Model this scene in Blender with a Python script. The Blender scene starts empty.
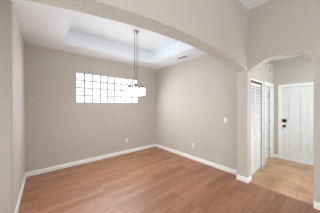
import bpy, bmesh, math, random
from mathutils import Vector, Matrix
random.seed(4)
S = bpy.context.scene
COL = S.collection
R = math.radians

# ------------------------------------------------------------------ camera
F, YAW, CY, HC = 144.3, 40.22, 104.92, 1.53
cd = bpy.data.cameras.new('camera'); cam = bpy.data.objects.new('camera', cd); COL.objects.link(cam)
cd.sensor_width = 36; cd.lens = F / 320 * 36; cd.shift_y = -(106.5 - CY) / 320; cd.clip_start = 0.02
cam.location = (0, 0, HC); cam.rotation_euler = (R(90), 0, R(-YAW))
S.camera = cam
# ------------------------------------------------------------------ light
w = bpy.data.worlds.new('sky'); S.world = w; w.use_nodes = True
w.node_tree.nodes['Background'].inputs[0].default_value = (0.85, 0.92, 1, 1)
w.node_tree.nodes['Background'].inputs[1].default_value = 1.0
def area(name, loc, rot, sx, sy, power, col=(1, 1, 1)):
    l = bpy.data.lights.new(name, 'AREA'); l.shape = 'RECTANGLE'; l.size = sx; l.size_y = sy
    l.energy = power; l.color = col
    o = bpy.data.objects.new(name, l); COL.objects.link(o); o.location = loc; o.rotation_euler = rot
    return o
LIT_WINDOW = 1.0
for k in range(6):      # daylight entering through the glass blocks
    l = bpy.data.lights.new('window_daylight', 'SPOT'); l.energy = 22; l.color = (.86, .95, 1)
    l.spot_size = R(178); l.spot_blend = 1; l.shadow_soft_size = 0
    o = bpy.data.objects.new('window_daylight', l); COL.objects.link(o)
    o.location = (.88 + k*.308, 4.15, 1.975); o.rotation_euler = (R(-68), 0, 0)
area('rear_fill', (0.4, -4.1, 0.9), (R(120), 0, R(-10)), 4.6, 1.4, 132, (.92, .96, 1))  # added fill behind the camera, tilted up; no window is built there
area('living_room_fill', (0.2, -1.4, 3.3), (0, 0, 0), 2.6, 2.6, 3, (.87, .97, 1))  # added overhead fill, no known lamp hangs here
area('side_fill', (-2.55, -1.0, 0.9), (R(105), 0, R(-60)), 2.4, 1.4, 66, (.87, .97, 1))  # unseen fill put in from the left to brighten the entry wall
area('dining_side_fill', (-1.35, 1.7, 1.0), (R(90), 0, R(-120)), 1.0, 1.8, 21, (.87, .97, 1))  # added fill hidden in the left recess, lifts the dining room
area('hall_side_fill', (4.0, -0.72, 1.35), (R(90), 0, 0), 1.0, 2.0, 21, (.87, .97, 1))  # invented side light to brighten the closet wall and hall ceiling
area('hall_ceiling_fill', (4.3, -0.3, 2.70), (0, 0, 0), 0.4, 0.4, 8, (.9, .97, 1))  # added fill from above for the hall, no fixture known
S.view_settings.view_transform = 'Standard'; S.view_settings.look = 'None'
S.view_settings.gamma = 1; S.view_settings.exposure = 0.23; S.view_settings.use_curve_mapping = False

# ------------------------------------------------------------------ world dimensions
XL, YW, XR = -0.205, 4.178, 3.322         # dining room left, window and right wall faces
YA, YA2, XB, XB2 = 1.055, 1.255, 3.142, 3.332   # arch wall faces, entry wall faces
ZC, ZT, ZN, ZS = 2.831, 3.135, 3.384, 2.205      # ceiling, tray, near ceiling, arch spring
YC, XH, YH = 1.09, 5.30, -0.75            # hall: closet wall, entry door wall, far side wall
XN, YN = -1.5, -4.3                       # outer limits
YL, XLF = 2.57, -.243                                 # where the dining left wall turns the corner

# ------------------------------------------------------------------ materials
def lin(c):
    return tuple(((v/255)/12.92 if v/255 <= .04045 else ((v/255+.055)/1.055)**2.4) for v in c) + (1,)
def mat(name, rgb, rough=0.5, metal=0.0, var=0.0, vscale=6, bump=0.0, bscale=90, emit=0, spec=0.5, trans=0):
    m = bpy.data.materials.new(name); m.use_nodes = True; nt = m.node_tree; N = nt.nodes; L = nt.links
    b = N['Principled BSDF']; b.inputs['Base Color'].default_value = lin(rgb)
    b.inputs['Roughness'].default_value = rough; b.inputs['Metallic'].default_value = metal
    b.inputs['Specular IOR Level'].default_value = spec
    if trans: b.inputs['Transmission Weight'].default_value = trans
    tc = N.new('ShaderNodeTexCoord')
    if var:
        n = N.new('ShaderNodeTexNoise'); n.inputs['Scale'].default_value = vscale; n.inputs['Detail'].default_value = 3
        L.new(tc.outputs['Object'], n.inputs['Vector'])
        r = N.new('ShaderNodeValToRGB'); c = lin(rgb)
        r.color_ramp.elements[0].color = tuple(v*(1-var) for v in c[:3]) + (1,)
        r.color_ramp.elements[1].color = tuple(min(1, v*(1+var)) for v in c[:3]) + (1,)
        r.color_ramp.elements[0].position = .3; r.color_ramp.elements[1].position = .7
        L.new(n.outputs['Fac'], r.inputs['Fac']); L.new(r.outputs['Color'], b.inputs['Base Color'])
    if bump:
        n = N.new('ShaderNodeTexNoise'); n.inputs['Scale'].default_value = bscale; n.inputs['Detail'].default_value = 2
        L.new(tc.outputs['Object'], n.inputs['Vector'])
        bp = N.new('ShaderNodeBump'); bp.inputs['Strength'].default_value = bump; bp.inputs['Distance'].default_value = .004
        L.new(n.outputs['Fac'], bp.inputs['Height']); L.new(bp.outputs['Normal'], b.inputs['Normal'])
    if emit:
        b.inputs['Emission Color'].default_value = lin(rgb); b.inputs['Emission Strength'].default_value = emit
    return m
WALL = (201, 194, 185)
M_wall = mat('greige_paint', WALL, .75, var=.012, bump=.25, bscale=110)
M_soffit = mat('knockdown_texture_paint', (211, 211, 204), .8, var=.13, vscale=55, bump=1.0, bscale=50)
M_ceil = mat('ceiling_paint', (241, 247, 254), .85, var=.008, bump=.2, bscale=70)
M_trim = mat('white_trim', (247, 247, 245), .35, var=.01)
M_door = mat('white_door_paint', (232, 233, 234), .35, var=.01)
M_plate = mat('white_plastic', (240, 238, 234), .3, var=.01)
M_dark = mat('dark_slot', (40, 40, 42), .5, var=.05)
M_chrome = mat('chrome', (190, 190, 192), .18, 1.0, var=.03)
M_nickel = mat('brushed_nickel', (98, 96, 94), .45, 1.0, var=.05)
M_black = mat('black_metal', (22, 21, 20), .35, .6, var=.1)
M_mortar = mat('grey_mortar', (172, 174, 177), .8, var=.04, vscale=20)
M_shade = mat('opal_glass', (255, 253, 250), .25, emit=12.5)
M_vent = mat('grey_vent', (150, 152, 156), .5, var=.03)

def glass_mat():
    m = mat('wavy_glass_block', (246, 248, 250), .1)
    nt = m.node_tree; N = nt.nodes; L = nt.links; b = N['Principled BSDF']
    tc = N.new('ShaderNodeTexCoord'); n = N.new('ShaderNodeTexNoise'); n.inputs['Scale'].default_value = 14
    n.inputs['Detail'].default_value = 3; L.new(tc.outputs['Object'], n.inputs['Vector'])
    r = N.new('ShaderNodeValToRGB'); r.color_ramp.elements[0].position = .3; r.color_ramp.elements[1].position = .62
    r.color_ramp.elements[0].color = (.72, .76, .80, 1); r.color_ramp.elements[1].color = (1, 1, 1, 1)
    L.new(n.outputs['Fac'], r.inputs['Fac']); L.new(r.outputs['Color'], b.inputs['Emission Color'])
    b.inputs['Emission Strength'].default_value = LIT_WINDOW
    return m
M_glass = glass_mat()

def wood_mat():
    m = bpy.data.materials.new('laminate_planks'); m.use_nodes = True; nt = m.node_tree; N = nt.nodes; L = nt.links
    b = N['Principled BSDF']; tc = N.new('ShaderNodeTexCoord')
    br = N.new('ShaderNodeTexBrick'); br.offset = .37; br.offset_frequency = 3
    br.inputs['Scale'].default_value = 1; br.inputs['Brick Width'].default_value = .92; br.inputs['Row Height'].default_value = .118
    br.inputs['Mortar Size'].default_value = .0016; br.inputs['Mortar Smooth'].default_value = .3; br.inputs['Bias'].default_value = 0
    br.inputs['Color1'].default_value = lin((178, 128, 98)); br.inputs['Color2'].default_value = lin((148, 100, 73))
    br.inputs['Mortar'].default_value = lin((112, 74, 56))
    L.new(tc.outputs['Object'], br.inputs['Vector'])
    mp = N.new('ShaderNodeMapping'); mp.inputs['Scale'].default_value = (1.6, 22, 1); L.new(tc.outputs['Object'], mp.inputs['Vector'])
    n = N.new('ShaderNodeTexNoise'); n.inputs['Scale'].default_value = 2.2; n.inputs['Detail'].default_value = 6; n.inputs['Roughness'].default_value = .6
    L.new(mp.outputs['Vector'], n.inputs['Vector'])
    r = N.new('ShaderNodeValToRGB'); r.color_ramp.elements[0].position = .32; r.color_ramp.elements[1].position = .68
    r.color_ramp.elements[0].color = (.74, .70, .66, 1); r.color_ramp.elements[1].color = (1.12, 1.12, 1.12, 1)
    L.new(n.outputs['Fac'], r.inputs['Fac'])
    mx = N.new('ShaderNodeMix'); mx.data_type = 'RGBA'; mx.blend_type = 'MULTIPLY'; mx.inputs['Factor'].default_value = 1
    L.new(br.outputs['Color'], mx.inputs['A']); L.new(r.outputs['Color'], mx.inputs['B']); L.new(mx.outputs['Result'], b.inputs['Base Color'])
    b.inputs['Roughness'].default_value = .44; b.inputs['Specular IOR Level'].default_value = .62
    return m
M_wood = wood_mat()
def tile_mat():
    m = bpy.data.materials.new('beige_floor_tile'); m.use_nodes = True; nt = m.node_tree; N = nt.nodes; L = nt.links
    b = N['Principled BSDF']; tc = N.new('ShaderNodeTexCoord')
    mp = N.new('ShaderNodeMapping'); mp.inputs['Location'].default_value = (-3.98, -.37, 0); L.new(tc.outputs['Object'], mp.inputs['Vector'])
    br = N.new('ShaderNodeTexBrick'); br.offset = 0; br.inputs['Scale'].default_value = 1
    br.inputs['Brick Width'].default_value = .48; br.inputs['Row Height'].default_value = .48
    br.inputs['Mortar Size'].default_value = .0055; br.inputs['Mortar Smooth'].default_value = .2
    br.inputs['Color1'].default_value = lin((200, 160, 127)); br.inputs['Color2'].default_value = lin((190, 148, 114))
    br.inputs['Mortar'].default_value = lin((165, 135, 112)); L.new(mp.outputs['Vector'], br.inputs['Vector'])
    n = N.new('ShaderNodeTexNoise'); n.inputs['Scale'].default_value = 3.2; n.inputs['Detail'].default_value = 5
    L.new(tc.outputs['Object'], n.inputs['Vector'])
    r = N.new('ShaderNodeValToRGB'); r.color_ramp.elements[0].position = .3; r.color_ramp.elements[1].position = .7
    r.color_ramp.elements[0].color = (.72, .62, .52, 1); r.color_ramp.elements[1].color = (1.2, 1.22, 1.26, 1)
    L.new(n.outputs['Fac'], r.inputs['Fac'])
    mx = N.new('ShaderNodeMix'); mx.data_type = 'RGBA'; mx.blend_type = 'MULTIPLY'; mx.inputs['Factor'].default_value = 1
    L.new(br.outputs['Color'], mx.inputs['A']); L.new(r.outputs['Color'], mx.inputs['B']); L.new(mx.outputs['Result'], b.inputs['Base Color'])
    b.inputs['Roughness'].default_value = .3
    return m
M_tile = tile_mat()

# ------------------------------------------------------------------ mesh helpers
def box(bm, x0, x1, y0, y1, z0, z1, bev=0, mi=0):
    t = bmesh.new(); bmesh.ops.create_cube(t, size=1)
    for v in t.verts:
        v.co = Vector((x0 + (v.co.x+.5)*(x1-x0), y0 + (v.co.y+.5)*(y1-y0), z0 + (v.co.z+.5)*(z1-z0)))
    if bev: bmesh.ops.bevel(t, geom=t.edges[:], offset=bev, segments=2, affect='EDGES', profile=.5)
    merge(bm, t, mi)
def merge(bm, t, mi=0, M=None):
    vm = {v: bm.verts.new(M @ v.co if M else v.co) for v in t.verts}
    for f in t.faces:
        try:
            nf = bm.faces.new([vm[v] for v in f.verts]); nf.material_index = mi; nf.smooth = f.smooth
        except ValueError: pass
    t.free()
def prism(bm, prof, axis, a, b, mi=0, smooth=False):
    """extrude a closed 2D profile along axis ('x': prof=(y,z); 'y': prof=(x,z); 'z': prof=(x,y))"""
    def P(p, t): return {'x': (t, p[0], p[1]), 'y': (p[0], t, p[1]), 'z': (p[0], p[1], t)}[axis]
    A = [bm.verts.new(P(p, a)) for p in prof]; B = [bm.verts.new(P(p, b)) for p in prof]
    n = len(prof)
    fs = [bm.faces.new(A), bm.faces.new(B[::-1])]
    for i in range(n):
        fs.append(bm.faces.new([A[i], B[i], B[(i+1) % n], A[(i+1) % n]]))
    for f in fs: f.material_index = mi
    bmesh.ops.recalc_face_normals(bm, faces=fs)
def cyl(bm, p, q, r, r2=None, seg=20, mi=0):
    p = Vector(p); q = Vector(q); d = q - p; t = bmesh.new()
    bmesh.ops.create_cone(t, cap_ends=True, segments=seg, radius1=r, radius2=r if r2 is None else r2, depth=d.length)
    for f in t.faces: f.smooth = len(f.verts) == 4
    merge(bm, t, mi, Matrix.Translation((p+q)/2) @ d.to_track_quat('Z', 'Y').to_matrix().to_4x4())
def lathe(bm, prof, c=(0, 0, 0), seg=28, mi=0, closed=False):
    rings = [[bm.verts.new((c[0]+r*math.cos(2*math.pi*k/seg), c[1]+r*math.sin(2*math.pi*k/seg), c[2]+z)) for k in range(seg)] for r, z in prof]
    n = len(rings)
    for i in range(n if closed else n-1):
        for k in range(seg):
            j = (i+1) % n
            f = bm.faces.new([rings[i][k], rings[i][(k+1) % seg], rings[j][(k+1) % seg], rings[j][k]]); f.smooth = True; f.material_index = mi
    if not closed:
        bm.faces.new(rings[0][::-1]).material_index = mi; bm.faces.new(rings[-1]).material_index = mi
def tube(bm, pts, r, seg=10, mi=0):
    rings = []
    for i, p in enumerate(pts):
        p = Vector(p); d = (Vector(pts[min(i+1, len(pts)-1)]) - Vector(pts[max(i-1, 0)])).normalized()
        q = d.to_track_quat('Z', 'Y')
        rings.append([bm.verts.new(p + q @ Vector((r*math.cos(2*math.pi*k/seg), r*math.sin(2*math.pi*k/seg), 0))) for k in range(seg)])
    for a, b in zip(rings, rings[1:]):
        # match rotation to avoid twisting
        off = min(range(seg), key=lambda o: (a[0].co-b[o].co).length)
        for k in range(seg):
            f = bm.faces.new([a[k], a[(k+1) % seg], b[(k+1+off) % seg], b[(k+off) % seg]]); f.smooth = True; f.material_index = mi
    bm.faces.new(rings[0][::-1]); bm.faces.new(rings[-1])
def obj(name, bm, mats, parent=None, label=None):
    bmesh.ops.recalc_face_normals(bm, faces=bm.faces[:])
    me = bpy.data.meshes.new(name); bm.to_mesh(me); bm.free()
    o = bpy.data.objects.new(name, me); COL.objects.link(o)
    for m in (mats if isinstance(mats, (list, tuple)) else [mats]): me.materials.append(m)
    if parent:
        o.parent = parent; o.matrix_parent_inverse = Matrix.Translation(-Vector(parent.location))
    if label: o['label'] = label
    return o
def tag(o, label, cat, group=None, kind=None):
    o['label'] = label; o['category'] = cat
    if group: o['group'] = group
    if kind: o['kind'] = kind
    return o
def empty(name, loc):
    o = bpy.data.objects.new(name, None); COL.objects.link(o); o.location = loc; o.empty_display_size = .1
    return o
def struct(name, bm, mats, label, cat):
    return tag(obj(name, bm, mats), label, cat, kind='structure')
def sempty(name, loc, label, cat):
    return tag(empty(name, loc), label, cat, kind='structure')

# ------------------------------------------------------------------ floors
bm = bmesh.new(); box(bm, XN-1.2, 3.2, YN-.1, 1.14, -.1, 0); box(bm, XN-1.2, XR+.12, 1.14, YW+.12, -.1, 0)
struct('floor', bm, M_wood, 'reddish brown laminate plank floor running through the dining room', 'floor')
bm = bmesh.new(); box(bm, 3.2, XH+.12, YH-.12, 1.14, -.1, .002); box(bm, XR+.12, XH+.12, 1.14, YC+.35, -.1, .002)
struct('floor_hall', bm, M_tile, 'beige square floor tiles of the entry hall beyond the small arch', 'floor')
bm = bmesh.new(); prism(bm, [(3.185, 0), (3.19, .004), (3.2, .0055), (3.21, .0045), (3.215, .002)], 'y', .165, YA)
struct('trim_1', bm, mat('oak_reducer', (176, 132, 104), .4, var=.05), 'thin wooden strip between laminate planks and hall tiles', 'threshold')

# ------------------------------------------------------------------ ceilings
TX0, TX1, TY0, TY1 = .405, 2.70, 1.84, 3.60
bm = bmesh.new()
box(bm, XN, TX0, YA2, YW+.12, ZC, ZT); box(bm, TX1, XR+.12, YA2, YW+.12, ZC, ZT)
box(bm, TX0, TX1, YA2, TY0, ZC, ZT); box(bm, TX0, TX1, TY1, YW+.12, ZC, ZT)
box(bm, XN, XR+.12, YA2, YW+.12, ZT, ZT+.1)
struct('ceiling', bm, M_ceil, 'white dining room ceiling with a recessed rectangular tray', 'ceiling')
bm = bmesh.new(); box(bm, XN-1.2, XB2, YN-.1, YA2, ZN, ZN+.1)
struct('ceiling_near', bm, M_ceil, 'high white ceiling above the wall with both arches', 'ceiling')
bm = bmesh.new(); box(bm, XB2, XH+.12, YH-.12, YC+.12, ZC, ZC+.1)
struct('ceiling_hall', bm, M_ceil, 'white ceiling of the entry hall seen through the small arch', 'ceiling')

# ------------------------------------------------------------------ walls
WX0, WX1, WZ0, WZ1 = .731, 2.571, 1.585, 2.365      # glass block window
bm = bmesh.new()
box(bm, XL-.15, WX0, YW, YW+.12, 0, ZC); box(bm, WX1, XR, YW, YW+.12, 0, ZC)
box(bm, WX0, WX1, YW, YW+.12, 0, WZ0); box(bm, WX0, WX1, YW, YW+.12, WZ1, ZC)
struct('wall_back', bm, M_wall, 'greige wall with the glass block window', 'wall')
bm = bmesh.new(); box(bm, XR, XR+.12, YC+.12, YW+.12, 0, ZC)
struct('wall_right', bm, M_wall, 'greige dining room wall right of the corner with switch and outlet', 'wall')
bm = bmesh.new()
def bullnose(cx, cy, r, n=6): return [(cx+r*math.cos(R(-90+90*i/n)), cy+r*math.sin(R(-90+90*i/n))) for i in range(n+1)]
prism(bm, [(XN, YL)] + bullnose(XLF-.02, YL+.02, .02) + [(XL, YW), (XN, YW)], 'z', 0, ZC)
struct('wall_left', bm, M_wall, 'greige wall at the left edge with a rounded outside corner', 'wall')
bm = bmesh.new(); box(bm, XN-.1, XN, YA2, YW, 0, ZC)
struct('wall_recess', bm, M_wall, 'greige wall closing the recess out of view at the left', 'wall')

# wall with the wide arch
PTS = [(-.265, 2.150), (-.04, 2.198), (.17, 2.236), (.35, 2.262), (.66, 2.302), (.95, 2.328), (1.2, 2.342), (1.5, 2.349),
       (1.77, 2.346), (2.05, 2.333), (2.475, 2.300), (2.8, 2.257), (XB, 2.205)]
def cat(P, n=5):
    out = []
    for i in range(len(P)-1):
        a, b, c, d = P[max(i-1, 0)], P[i], P[i+1], P[min(i+2, len(P)-1)]
        for k in range(n):
            t = k/n
            out.append(tuple(.5*(2*b[j]+(c[j]-a[j])*t+(2*a[j]-5*b[j]+4*c[j]-d[j])*t*t+(3*b[j]-a[j]-3*c[j]+d[j])*t**3) for j in (0, 1)))
    return out + [P[-1]]
def arch_wall(bm, curve, a0, a1, z_top, axis, t0, t1, lo, hi):
    """header above a curve; soffit gets material slot 1; r = small eased edge"""
    def P(u, z, t): return (u, t, z) if axis == 'y' else (t, u, z)
    e = .004
    cols = []
    for u, z in curve:
        cols.append([bm.verts.new(P(u, zz, tt)) for zz, tt in ((z_top, t0), (z+e, t0), (z+e*.3, t0+e*.3), (z, t0+e), (z, t1-e), (z+e*.3, t1-e*.3), (z+e, t1), (z_top, t1))])
    fs = []
    for A, B in zip(cols, cols[1:]):
        for k in range(8):
            f = bm.faces.new([A[k], B[k], B[(k+1) % 8], A[(k+1) % 8]])
            if 1 <= k <= 5: f.material_index = 1
    bm.faces.new(cols[0]); bm.faces.new(cols[-1][::-1])
bm = bmesh.new()
arch_wall(bm, cat(PTS), 0, 0, ZN, 'y', YA, YA2, 0, 0)
box(bm, XN-1.2, -.265, YA, YA2, 0, ZN)
# right pier with eased corner
box(bm, XB, XB2, YA, YA2, 0, ZN, )
struct('wall_arch', bm, [M_wall, M_soffit], 'greige wall with the wide flat arch into the dining room', 'wall')
# wall with the entry arch
A2 = [(.165, 2.15), (.183, 2.225), (.228, 2.29), (.30, 2.34), (.40, 2.372), (.52, 2.386), (.64, 2.380), (.75, 2.355), (.84, 2.312), (.92, 2.260), (YA, 2.180)]
bm = bmesh.new()
arch_wall(bm, cat(A2), 0, 0, ZN, 'x', XB, XB2, 0, 0)
box(bm, XB, XB2, YN, .165, 0, ZN)
struct('wall_entry', bm, [M_wall, M_soffit], 'greige wall with the narrow arch into the tiled hall', 'wall')
# hall: closet wall with two openings
CX0, CX1, CH = 3.385, 4.19, 2.055        # closet opening
DX0, DX1, DH = 4.46, 5.20, 2.07        # inner door opening
bm = bmesh.new()
for a, b in ((XB2, CX0), (CX1, DX0), (DX1, XH)): box(bm, a, b, YC, YC+.12, 0, ZC)
box(bm, CX0, CX1, YC, YC+.12, CH, ZC); box(bm, DX0, DX1, YC, YC+.12, DH, ZC)
struct('wall_closet', bm, M_wall, 'greige hall wall holding the louvered closet door', 'wall')
EY1, EY0, EH = .915, .0, 2.045          # entry door opening
bm = bmesh.new()
box(bm, XH, XH+.12, EY1, YC+.12, 0, ZC); box(bm, XH, XH+.12, YH, EY0, 0, ZC); box(bm, XH, XH+.12, EY0, EY1, EH, ZC)
struct('wall_front', bm, M_wall, 'greige hall wall around the white entry door', 'wall')
bm = bmesh.new(); box(bm, XB2, XH+.12, YH-.12, YH, 0, ZC)
struct('wall_hall_side', bm, M_wall, 'greige hall wall out of view on the right', 'wall')
# living room behind the camera
bm = bmesh.new(); box(bm, XN-1.2, XB, YN-.12, YN, 0, ZN)
struct('wall_rear', bm, M_wall, 'greige wall behind the camera', 'wall')
bm = bmesh.new(); box(bm, XN-1.3, XN-1.2, YN-.12, YA2, 0, ZN)
struct('wall_outer_left', bm, M_wall, 'greige wall left of the camera out of view', 'wall')

# ------------------------------------------------------------------ baseboards
def bb(name, p, q, n, label, h=.098, t=.017, parent=None):
    """baseboard from p to q (xy) on a wall face with outward normal n"""
    p = Vector(p); q = Vector(q); n = Vector(n); bm = bmesh.new()
    prof = [(0, 0), (t, 0), (t, h*.72), (t*.75, h*.80), (t*.62, h*.86), (t*.45, h*.97), (t*.25, h), (0, h)]
    A = [bm.verts.new((p.x+n.x*a, p.y+n.y*a, z)) for a, z in prof]; B = [bm.verts.new((q.x+n.x*a, q.y+n.y*a, z)) for a, z in prof]
    for i in range(8): bm.faces.new([A[i], B[i], B[(i+1) % 8], A[(i+1) % 8]])
    bm.faces.new(A); bm.faces.new(B[::-1])
    return struct(name, bm, M_trim, label, 'baseboard')
bb('baseboard_back', (XL, YW), (XR, YW), (0, -1), 'white baseboard under the glass block window')
bb('baseboard_right', (XR, YW-.016), (XR, YA2), (-1, 0), 'white baseboard along the dining wall with the switch')
bb('baseboard_left', (XLF, YL+.02), (XL, YW-.016), (.9997, -.024), 'white baseboard running along the left dining wall')
bb('baseboard_recess', (XN, YL), (XLF-.02, YL), (0, -1), 'white baseboard on the recess wall out of view')
bb('baseboard_pier', (XB, YA2), (XB, YA-.016), (-1, 0), 'short white baseboard wrapping the pier between the arches')
bb('baseboard_pier_inner', (XB, YA), (XB2, YA), (0, -1), 'short white baseboard on the pier face inside the small arch')
bb('baseboard_entry', (XB, .165), (XB, YN), (-1, 0), 'white baseboard at the right edge beside the hall tiles')
bb('baseboard_front', (XH, YC), (XH, EY1+.062), (-1, 0), 'short white baseboard between hall corner and entry door')

# ------------------------------------------------------------------ glass block window
w1 = sempty('window_1', ((WX0+WX1)/2, YW, WZ0), 'wide glass block window of four rows high on the wall', 'window')
NX, NZ = 9, 4; g = .028
bm = bmesh.new(); sx = (WX1-WX0)/NX; sz = (WZ1-WZ0)/NZ
for i in range(NX):
    for j in range(NZ):
        box(bm, WX0+i*sx+g/2, WX0+(i+1)*sx-g/2, YW+.008, YW+.09, WZ0+j*sz+g/2, WZ0+(j+1)*sz-g/2, bev=.008)
obj('glass_blocks', bm, M_glass, w1, 'bright wavy glass blocks')
bm = bmesh.new()
for i in range(NX+1):
    x = WX0+i*sx; box(bm, max(WX0, x-g/2), min(WX1, x+g/2), YW+.007, YW+.10, WZ0, WZ1)
for j in range(NZ+1):
    z = WZ0+j*sz
    for i in range(NX): box(bm, WX0+i*sx+g/2, WX0+(i+1)*sx-g/2, YW+.007, YW+.10, max(WZ0, z-g/2), min(WZ1, z+g/2))
obj('mortar_grid', bm, M_mortar, w1, 'grey mortar joints')

# ------------------------------------------------------------------ closet door (half louvered bifold)
d1 = sempty('door_1', ((CX0+CX1)/2, YC, 0), 'white bifold closet door, louvered above and panelled below', 'door')
YD = YC+.012
def leaf(x0, x1):
    bm = bmesh.new(); st = .034; y0, y1 = YD, YD+.03
    box(bm, x0, x0+st, y0, y1, .012, 2.02, .002); box(bm, x1-st, x1, y0, y1, .012, 2.02, .002)
    for a, b in ((.012, .14), (.72, .81), (1.95, 2.02)): box(bm, x0+st, x1-st, y0+.001, y1-.001, a, b)
    box(bm, x0+st, x1-st, y0+.012, y1-.008, .14, .72)
    box(bm, x0+st+.03, x1-st-.03, y0+.005, y1-.01, .175, .685, .004)
    n = 21; p = (1.95-.81)/n
    for k in range(n):
        z = .81+p*(k+.5)
        prism(bm, [(y0+.001, z-.024), (y0+.007, z-.026), (y1-.001, z+.014), (y1-.007, z+.016)], 'x', x0+st, x1-st)
    return obj('door_leaf', bm, M_door, d1)
xm = (CX0+CX1)/2
leaf(CX0+.004, xm-.002); lf = leaf(xm+.002, CX1-.022)
bm = bmesh.new(); lathe(bm, [(.006, 0), (.006, .012), (.014, .018), (.015, .026), (.008, .032)], seg=16)
for v in bm.verts: v.co = Vector((xm+.025+v.co.x, YD-v.co.z, 0.765+v.co.y))
obj('knob', bm, M_door, lf)
bm = bmesh.new()
box(bm, CX1, CX1+.065, YC-.015, YC, 0, CH+.035, .003); box(bm, CX0-.03, CX0, YC-.010, YC, 0, CH+.035, .003)
box(bm, CX0, CX1, YC-.015, YC, CH, CH+.035, .003)
obj('casing', bm, M_trim, d1)
bm = bmesh.new(); box(bm, CX0, CX1, YC+.005, YC+.05, 2.032, CH); box(bm, CX1-.020, CX1, YC+.014, YC+.05, 0.01, 2.032)  # dark top rail; upright strip paints the shaded gap beside the leaf
obj('track_gap_shade', bm, M_dark, d1, 'dark top rail, plus a strip painted as the shaded gap by the jamb')
bm = bmesh.new(); box(bm, CX0, CX1, YC+.05, YC+.07, 0, CH)  # grey tone stands for the dim interior between the slats
obj('backing', bm, M_vent, d1, 'grey sheet toned as the shaded closet interior behind the louvers')

# ------------------------------------------------------------------ inner door, recessed
def panel_door(axis, a0, a1, t0, dirn, h, z0=.008):
    """six-panel slab: a along the wall, face at t0, thickness towards dirn"""
    bm = bmesh.new(); W = a1-a0; st = .115*W/.9; mu = .10*W/.9
    pw = (W-2*st-mu)/2
    cols = [(a0+st, a0+st+pw), (a0+st+pw+mu, a1-st)]
    rows = [(.24, .80), (.99, 1.60), (1.70, 1.90)]
    def B(a, b, d0, d1, z0_, z1_, bev=0):
        lo, hi = sorted((t0+dirn*d0, t0+dirn*d1))
        if axis == 'x': box(bm, a, b, lo, hi, z0_, z1_, bev)
        else: box(bm, lo, hi, a, b, z0_, z1_, bev)
    B(a0, a1, .018, .044, z0, h)
    B(a0, a0+st, 0, .018, z0, h); B(a1-st, a1, 0, .018, z0, h); B(cols[0][1], cols[1][0], 0, .018, z0, h)
    zs = [z0] + [v for r in rows for v in r] + [h]
    for a, b in cols:
        for i in range(0, len(zs), 2): B(a, b, 0, .018, zs[i], zs[i+1])
        for r0, r1 in rows: B(a+.032, b-.032, .004, .020, r0+.032, r1-.032, .008)
    return bm
d2 = sempty('door_2', ((DX0+DX1)/2, YC, 0), 'white inner door set back in its frame beside the closet', 'door')
obj('door_panel', panel_door('x', DX0+.02, DX1-.022, YC+.08, 1, 2.04), M_door, d2)
bm = bmesh.new()
box(bm, DX0, DX0+.018, YC-.001, YC+.118, 0, DH); box(bm, DX1-.018, DX1, YC-.001, YC+.118, 0, DH); box(bm, DX0+.018, DX1-.018, YC-.001, YC+.118, DH-.018, DH)
obj('jamb', bm, M_trim, d2)
bm = bmesh.new()
box(bm, DX1, DX1+.06, YC-.016, YC, 0, DH+.06, .003); box(bm, DX0-.06, DX0, YC-.016, YC, 0, DH+.06, .003); box(bm, DX0, DX1, YC-.016, YC, DH, DH+.06, .003)
obj('casing', bm, M_trim, d2)
for z in (.25, 1.05, 1.8):
    bm = bmesh.new(); cyl(bm, (DX1-.022, YC+.062, z-.045), (DX1-.022, YC+.062, z+.045), .006, seg=10)
    obj('hinge', bm, M_chrome, d2)
bm = bmesh.new(); box(bm, DX1-.024, DX1-.0175, YC+.070, YC+.084, .01, 2.0)  # dark strip put on the jamb to draw the shaded door gap
obj('gap_shade', bm, M_dark, d2, 'dark strip painted as the shaded gap along the hinge side')

# ------------------------------------------------------------------ entry door
d3 = sempty('door_3', (XH, (EY0+EY1)/2, 0), 'white panelled entry door with black lock at the end of the hall', 'door')
def camber_door():
    """four-panel slab on the x = const wall: two lower panels, two tall upper panels with cambered tops"""
    bm = bmesh.new(); a0, a1, x, h = EY0+.02, EY1-.02, XH+.03, 2.02; m = (a0+a1)/2
    box(bm, x+.018, x+.044, a0, a1, .008, h)
    st, mu = .115, .05
    for s0, s1 in ((a0, a0+st), (a1-st, a1), (m-mu, m+mu)): box(bm, x, x+.018, s0, s1, .008, h)
    for s in (-1, 1):
        y_out = a0+st if s < 0 else a1-st; y_in = m+s*mu
        lo, hi = sorted((y_out, y_in))
        for z0, z1 in ((.008, .24), (.78, .95)): box(bm, x, x+.018, lo, hi, z0, z1)
        n = 12
        def top(t, d=0): return 1.74-d+.13*(.5-.5*math.cos(math.pi*t))
        P = [(y_out+(y_in-y_out)*k/n, top(k/n)) for k in range(n+1)]
        prism(bm, P+[(y_in, h), (y_out, h)], 'x', x, x+.018)
        g = .034; sgn = 1 if y_in > y_out else -1
        yo, yi = y_out+sgn*g, y_in-sgn*g
        Q = [(yo+(yi-yo)*k/n, top(k/n, g)) for k in range(n+1)]
        prism(bm, Q+[(yi, .95+g), (yo, .95+g)], 'x', x+.005, x+.020)
        box(bm, x+.005, x+.020, lo+g, hi-g, .24+g, .78-g, .006)
    return bm
ep = obj('door_panel', camber_door(), M_door, d3)
bm = bmesh.new()
box(bm, XH-.001, XH+.118, EY1-.018, EY1, 0, EH); box(bm, XH-.001, XH+.118, EY0, EY0+.018, 0, EH); box(bm, XH-.001, XH+.118, EY0+.018, EY1-.018, EH-.018, EH)
obj('jamb', bm, M_trim, d3)
bm = bmesh.new()
for a, b in ((EY1, EY1+.06), (EY0-.06, EY0)):
    box(bm, XH-.016, XH, a, b, 0, EH+.062, .004)
box(bm, XH-.016, XH, EY0, EY1, EH, EH+.062, .004)
obj('casing', bm, M_trim, d3)
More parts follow.
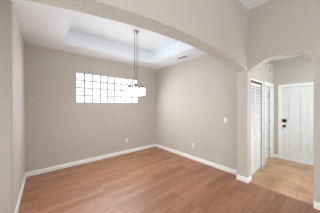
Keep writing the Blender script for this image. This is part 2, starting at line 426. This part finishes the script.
def rosette(name, z, r, k, label):
    bm = bmesh.new(); lathe(bm, [(r, 0), (r, .008), (r*.85, .014), (r*.45, .017), (r*.4, .035), (k, .045), (k*1.1, .06), (k*.8, .072), (.004, .075)], seg=20)
    for v in bm.verts: v.co = Vector((XH+.03-v.co.z, .845+v.co.x, z+v.co.y))
    obj(name, bm, M_black, ep, label)
rosette('deadbolt', 1.085, .050, .026, 'black round deadbolt')
rosette('door_knob', .930, .036, .028, 'black round door knob')
bm = bmesh.new(); box(bm, XH+.0, XH+.118, EY0+.018, EY1-.018, .002, .012)
obj('sill', bm, M_trim, d3)

# ------------------------------------------------------------------ chandelier
CXc, CYc = 1.63, 2.74
ch = tag(empty('chandelier', (CXc, CYc, ZT)), 'chrome chandelier with opal glass shades on two thin rods', 'chandelier')
bm = bmesh.new(); lathe(bm, [(.062, -.0005), (.064, -.008), (.058, -.020), (.040, -.028), (.012, -.032)], (CXc, CYc, ZT)); obj('canopy', bm, M_chrome, ch)
fx, fy = math.cos(R(-YAW)), math.sin(R(-YAW))
fx, fy = .80, -.60
for s in (-1, 1):
    bm = bmesh.new(); cyl(bm, (CXc+s*.025*fx, CYc+s*.025*fy, ZT-.028), (CXc+s*.025*fx, CYc+s*.025*fy, 1.965), .0062, seg=10); obj('rod', bm, M_nickel, ch)
bm = bmesh.new(); lathe(bm, [(.012, 1.972), (.038, 1.968), (.040, 1.952), (.024, 1.942), (.018, 1.915), (.024, 1.905), (.012, 1.885), (.004, 1.875)], (CXc, CYc, 0)); obj('hub', bm, M_nickel, ch)
for k in range(5):
    a = R(72*k + 22); ca, sa = math.cos(a), math.sin(a); rr = .14
    pts = []
    for i in range(11):
        t = i/10; pts.append((CXc+ca*(.015+(rr-.015)*t), CYc+sa*(.015+(rr-.015)*t), 1.945+.062*math.sin(math.pi*t)-.010*t))
    bm = bmesh.new(); tube(bm, pts, .0068)
    arm = obj('arm', bm, M_nickel, ch)
    c = (CXc+ca*rr, CYc+sa*rr, 0)
    bm = bmesh.new(); lathe(bm, [(.010, 1.945), (.026, 1.938), (.031, 1.915), (.031, 1.893)], c, seg=18); obj('socket_cap', bm, M_nickel, arm)
    bm = bmesh.new()
    lathe(bm, [(.022, 1.894), (.052, 1.889), (.060, 1.877), (.060, 1.745), (.056, 1.745), (.056, 1.873), (.050, 1.883), (.022, 1.888)], c, seg=24, closed=True)
    obj('glass_shade', bm, M_shade, arm)
    bm = bmesh.new(); lathe(bm, [(.012, 1.887), (.014, 1.865), (.028, 1.825), (.029, 1.810), (.018, 1.787), (.004, 1.782)], c, seg=16)
    obj('light_bulb', bm, M_shade, arm)

# ------------------------------------------------------------------ plates and vents
def outlet(pos, axis, label):
    """duplex outlet; axis 'x': on the x = const wall facing -x, 'y': facing -y"""
    def T(bm):
        for v in bm.verts:
            a, d, z = v.co
            v.co = Vector((pos[0]-d, pos[1]-a, pos[2]+z)) if axis == 'x' else Vector((pos[0]+a, pos[1]-d, pos[2]+z))
        return bm
    t = tag(empty('wall_outlet', pos), label, 'outlet')
    bm = bmesh.new(); box(bm, -.036, .036, 0, .006, -.058, .058, .0025); obj('cover_plate', T(bm), M_plate, t)
    for s in (-1, 1):
        bm = bmesh.new(); box(bm, -.017, .017, .005, .009, s*.021-.014, s*.021+.014, .003); r = obj('socket', T(bm), M_plate, t)
        bm = bmesh.new()
        for q in (-.0065, .0065): box(bm, q-.0015, q+.0015, .0085, .0095, s*.021-.003, s*.021+.006)
        box(bm, -.002, .002, .0085, .0095, s*.021-.010, s*.021-.006)
        obj('slots', T(bm), M_dark, r)
    return t
outlet((XR, 2.50, .404), 'x', 'white wall outlet on the right wall below the light switch')
outlet((2.15, YW, .404), 'y', 'white wall outlet below the glass block window')
sp = (XR, 1.575, 1.17)
t = tag(empty('light_switch', sp), 'white light switch plate on the right dining wall beside the arch', 'light switch')
bm = bmesh.new(); box(bm, XR-.006, XR, sp[1]-.037, sp[1]+.037, sp[2]-.06, sp[2]+.06, .0025); obj('cover_plate', bm, M_plate, t)
bm = bmesh.new(); prism(bm, [(XR-.006, sp[2]-.034), (XR-.012, sp[2]-.034), (XR-.008, sp[2]), (XR-.0085, sp[2]+.034), (XR-.006, sp[2]+.034)], 'y', sp[1]-.017, sp[1]+.017); obj('rocker', bm, M_plate, t)

t = tag(empty('ceiling_vent', (3.0, 2.62, ZC)), 'small rectangular air vent in the ceiling border near the right wall', 'vent')
bm = bmesh.new(); vx0, vx1, vy0, vy1 = 2.93, 3.06, 2.44, 2.80; zb = ZC-.012
box(bm, vx0, vx1, vy0, vy0+.018, zb, ZC); box(bm, vx0, vx1, vy1-.018, vy1, zb, ZC)
box(bm, vx0, vx0+.02, vy0+.018, vy1-.018, zb, ZC); box(bm, vx1-.02, vx1, vy0+.018, vy1-.018, zb, ZC)
obj('vent_frame', bm, M_ceil, t)
bm = bmesh.new()
for k in range(5):
    x = vx0+.028+k*.0185; prism(bm, [(x, zb+.001), (x+.003, zb+.001), (x+.012, ZC-.001), (x+.009, ZC-.001)], 'y', vy0+.018, vy1-.018)
obj('louvers', bm, M_vent, t, 'grey angled louver blades')
bm = bmesh.new(); box(bm, vx0+.02, vx1-.02, vy0+.018, vy1-.018, ZC-.0012, ZC-.0004); obj('duct_shade', bm, M_dark, t, 'dark sheet painted as the shaded duct behind the blades')  # flat dark sheet draws the shade inside the duct

t = tag(empty('wall_vent', (4.93, YC, 2.44)), 'pale vent grille high on the hall wall above the inner door', 'vent')
bm = bmesh.new(); gx0, gx1, gz0, gz1 = 4.70, 5.14, 2.40, 2.62
box(bm, gx0, gx1, YC-.01, YC, gz0, gz0+.02); box(bm, gx0, gx1, YC-.01, YC, gz1-.02, gz1)
box(bm, gx0, gx0+.02, YC-.01, YC, gz0+.02, gz1-.02); box(bm, gx1-.02, gx1, YC-.01, YC, gz0+.02, gz1-.02)
obj('vent_frame', bm, M_trim, t)
bm = bmesh.new()
for k in range(8):
    z = gz0+.024+k*.0165; prism(bm, [(YC-.009, z), (YC-.007, z), (YC-.001, z+.010), (YC-.003, z+.010)], 'x', gx0+.02, gx1-.02)
obj('louvers', bm, M_door, t)
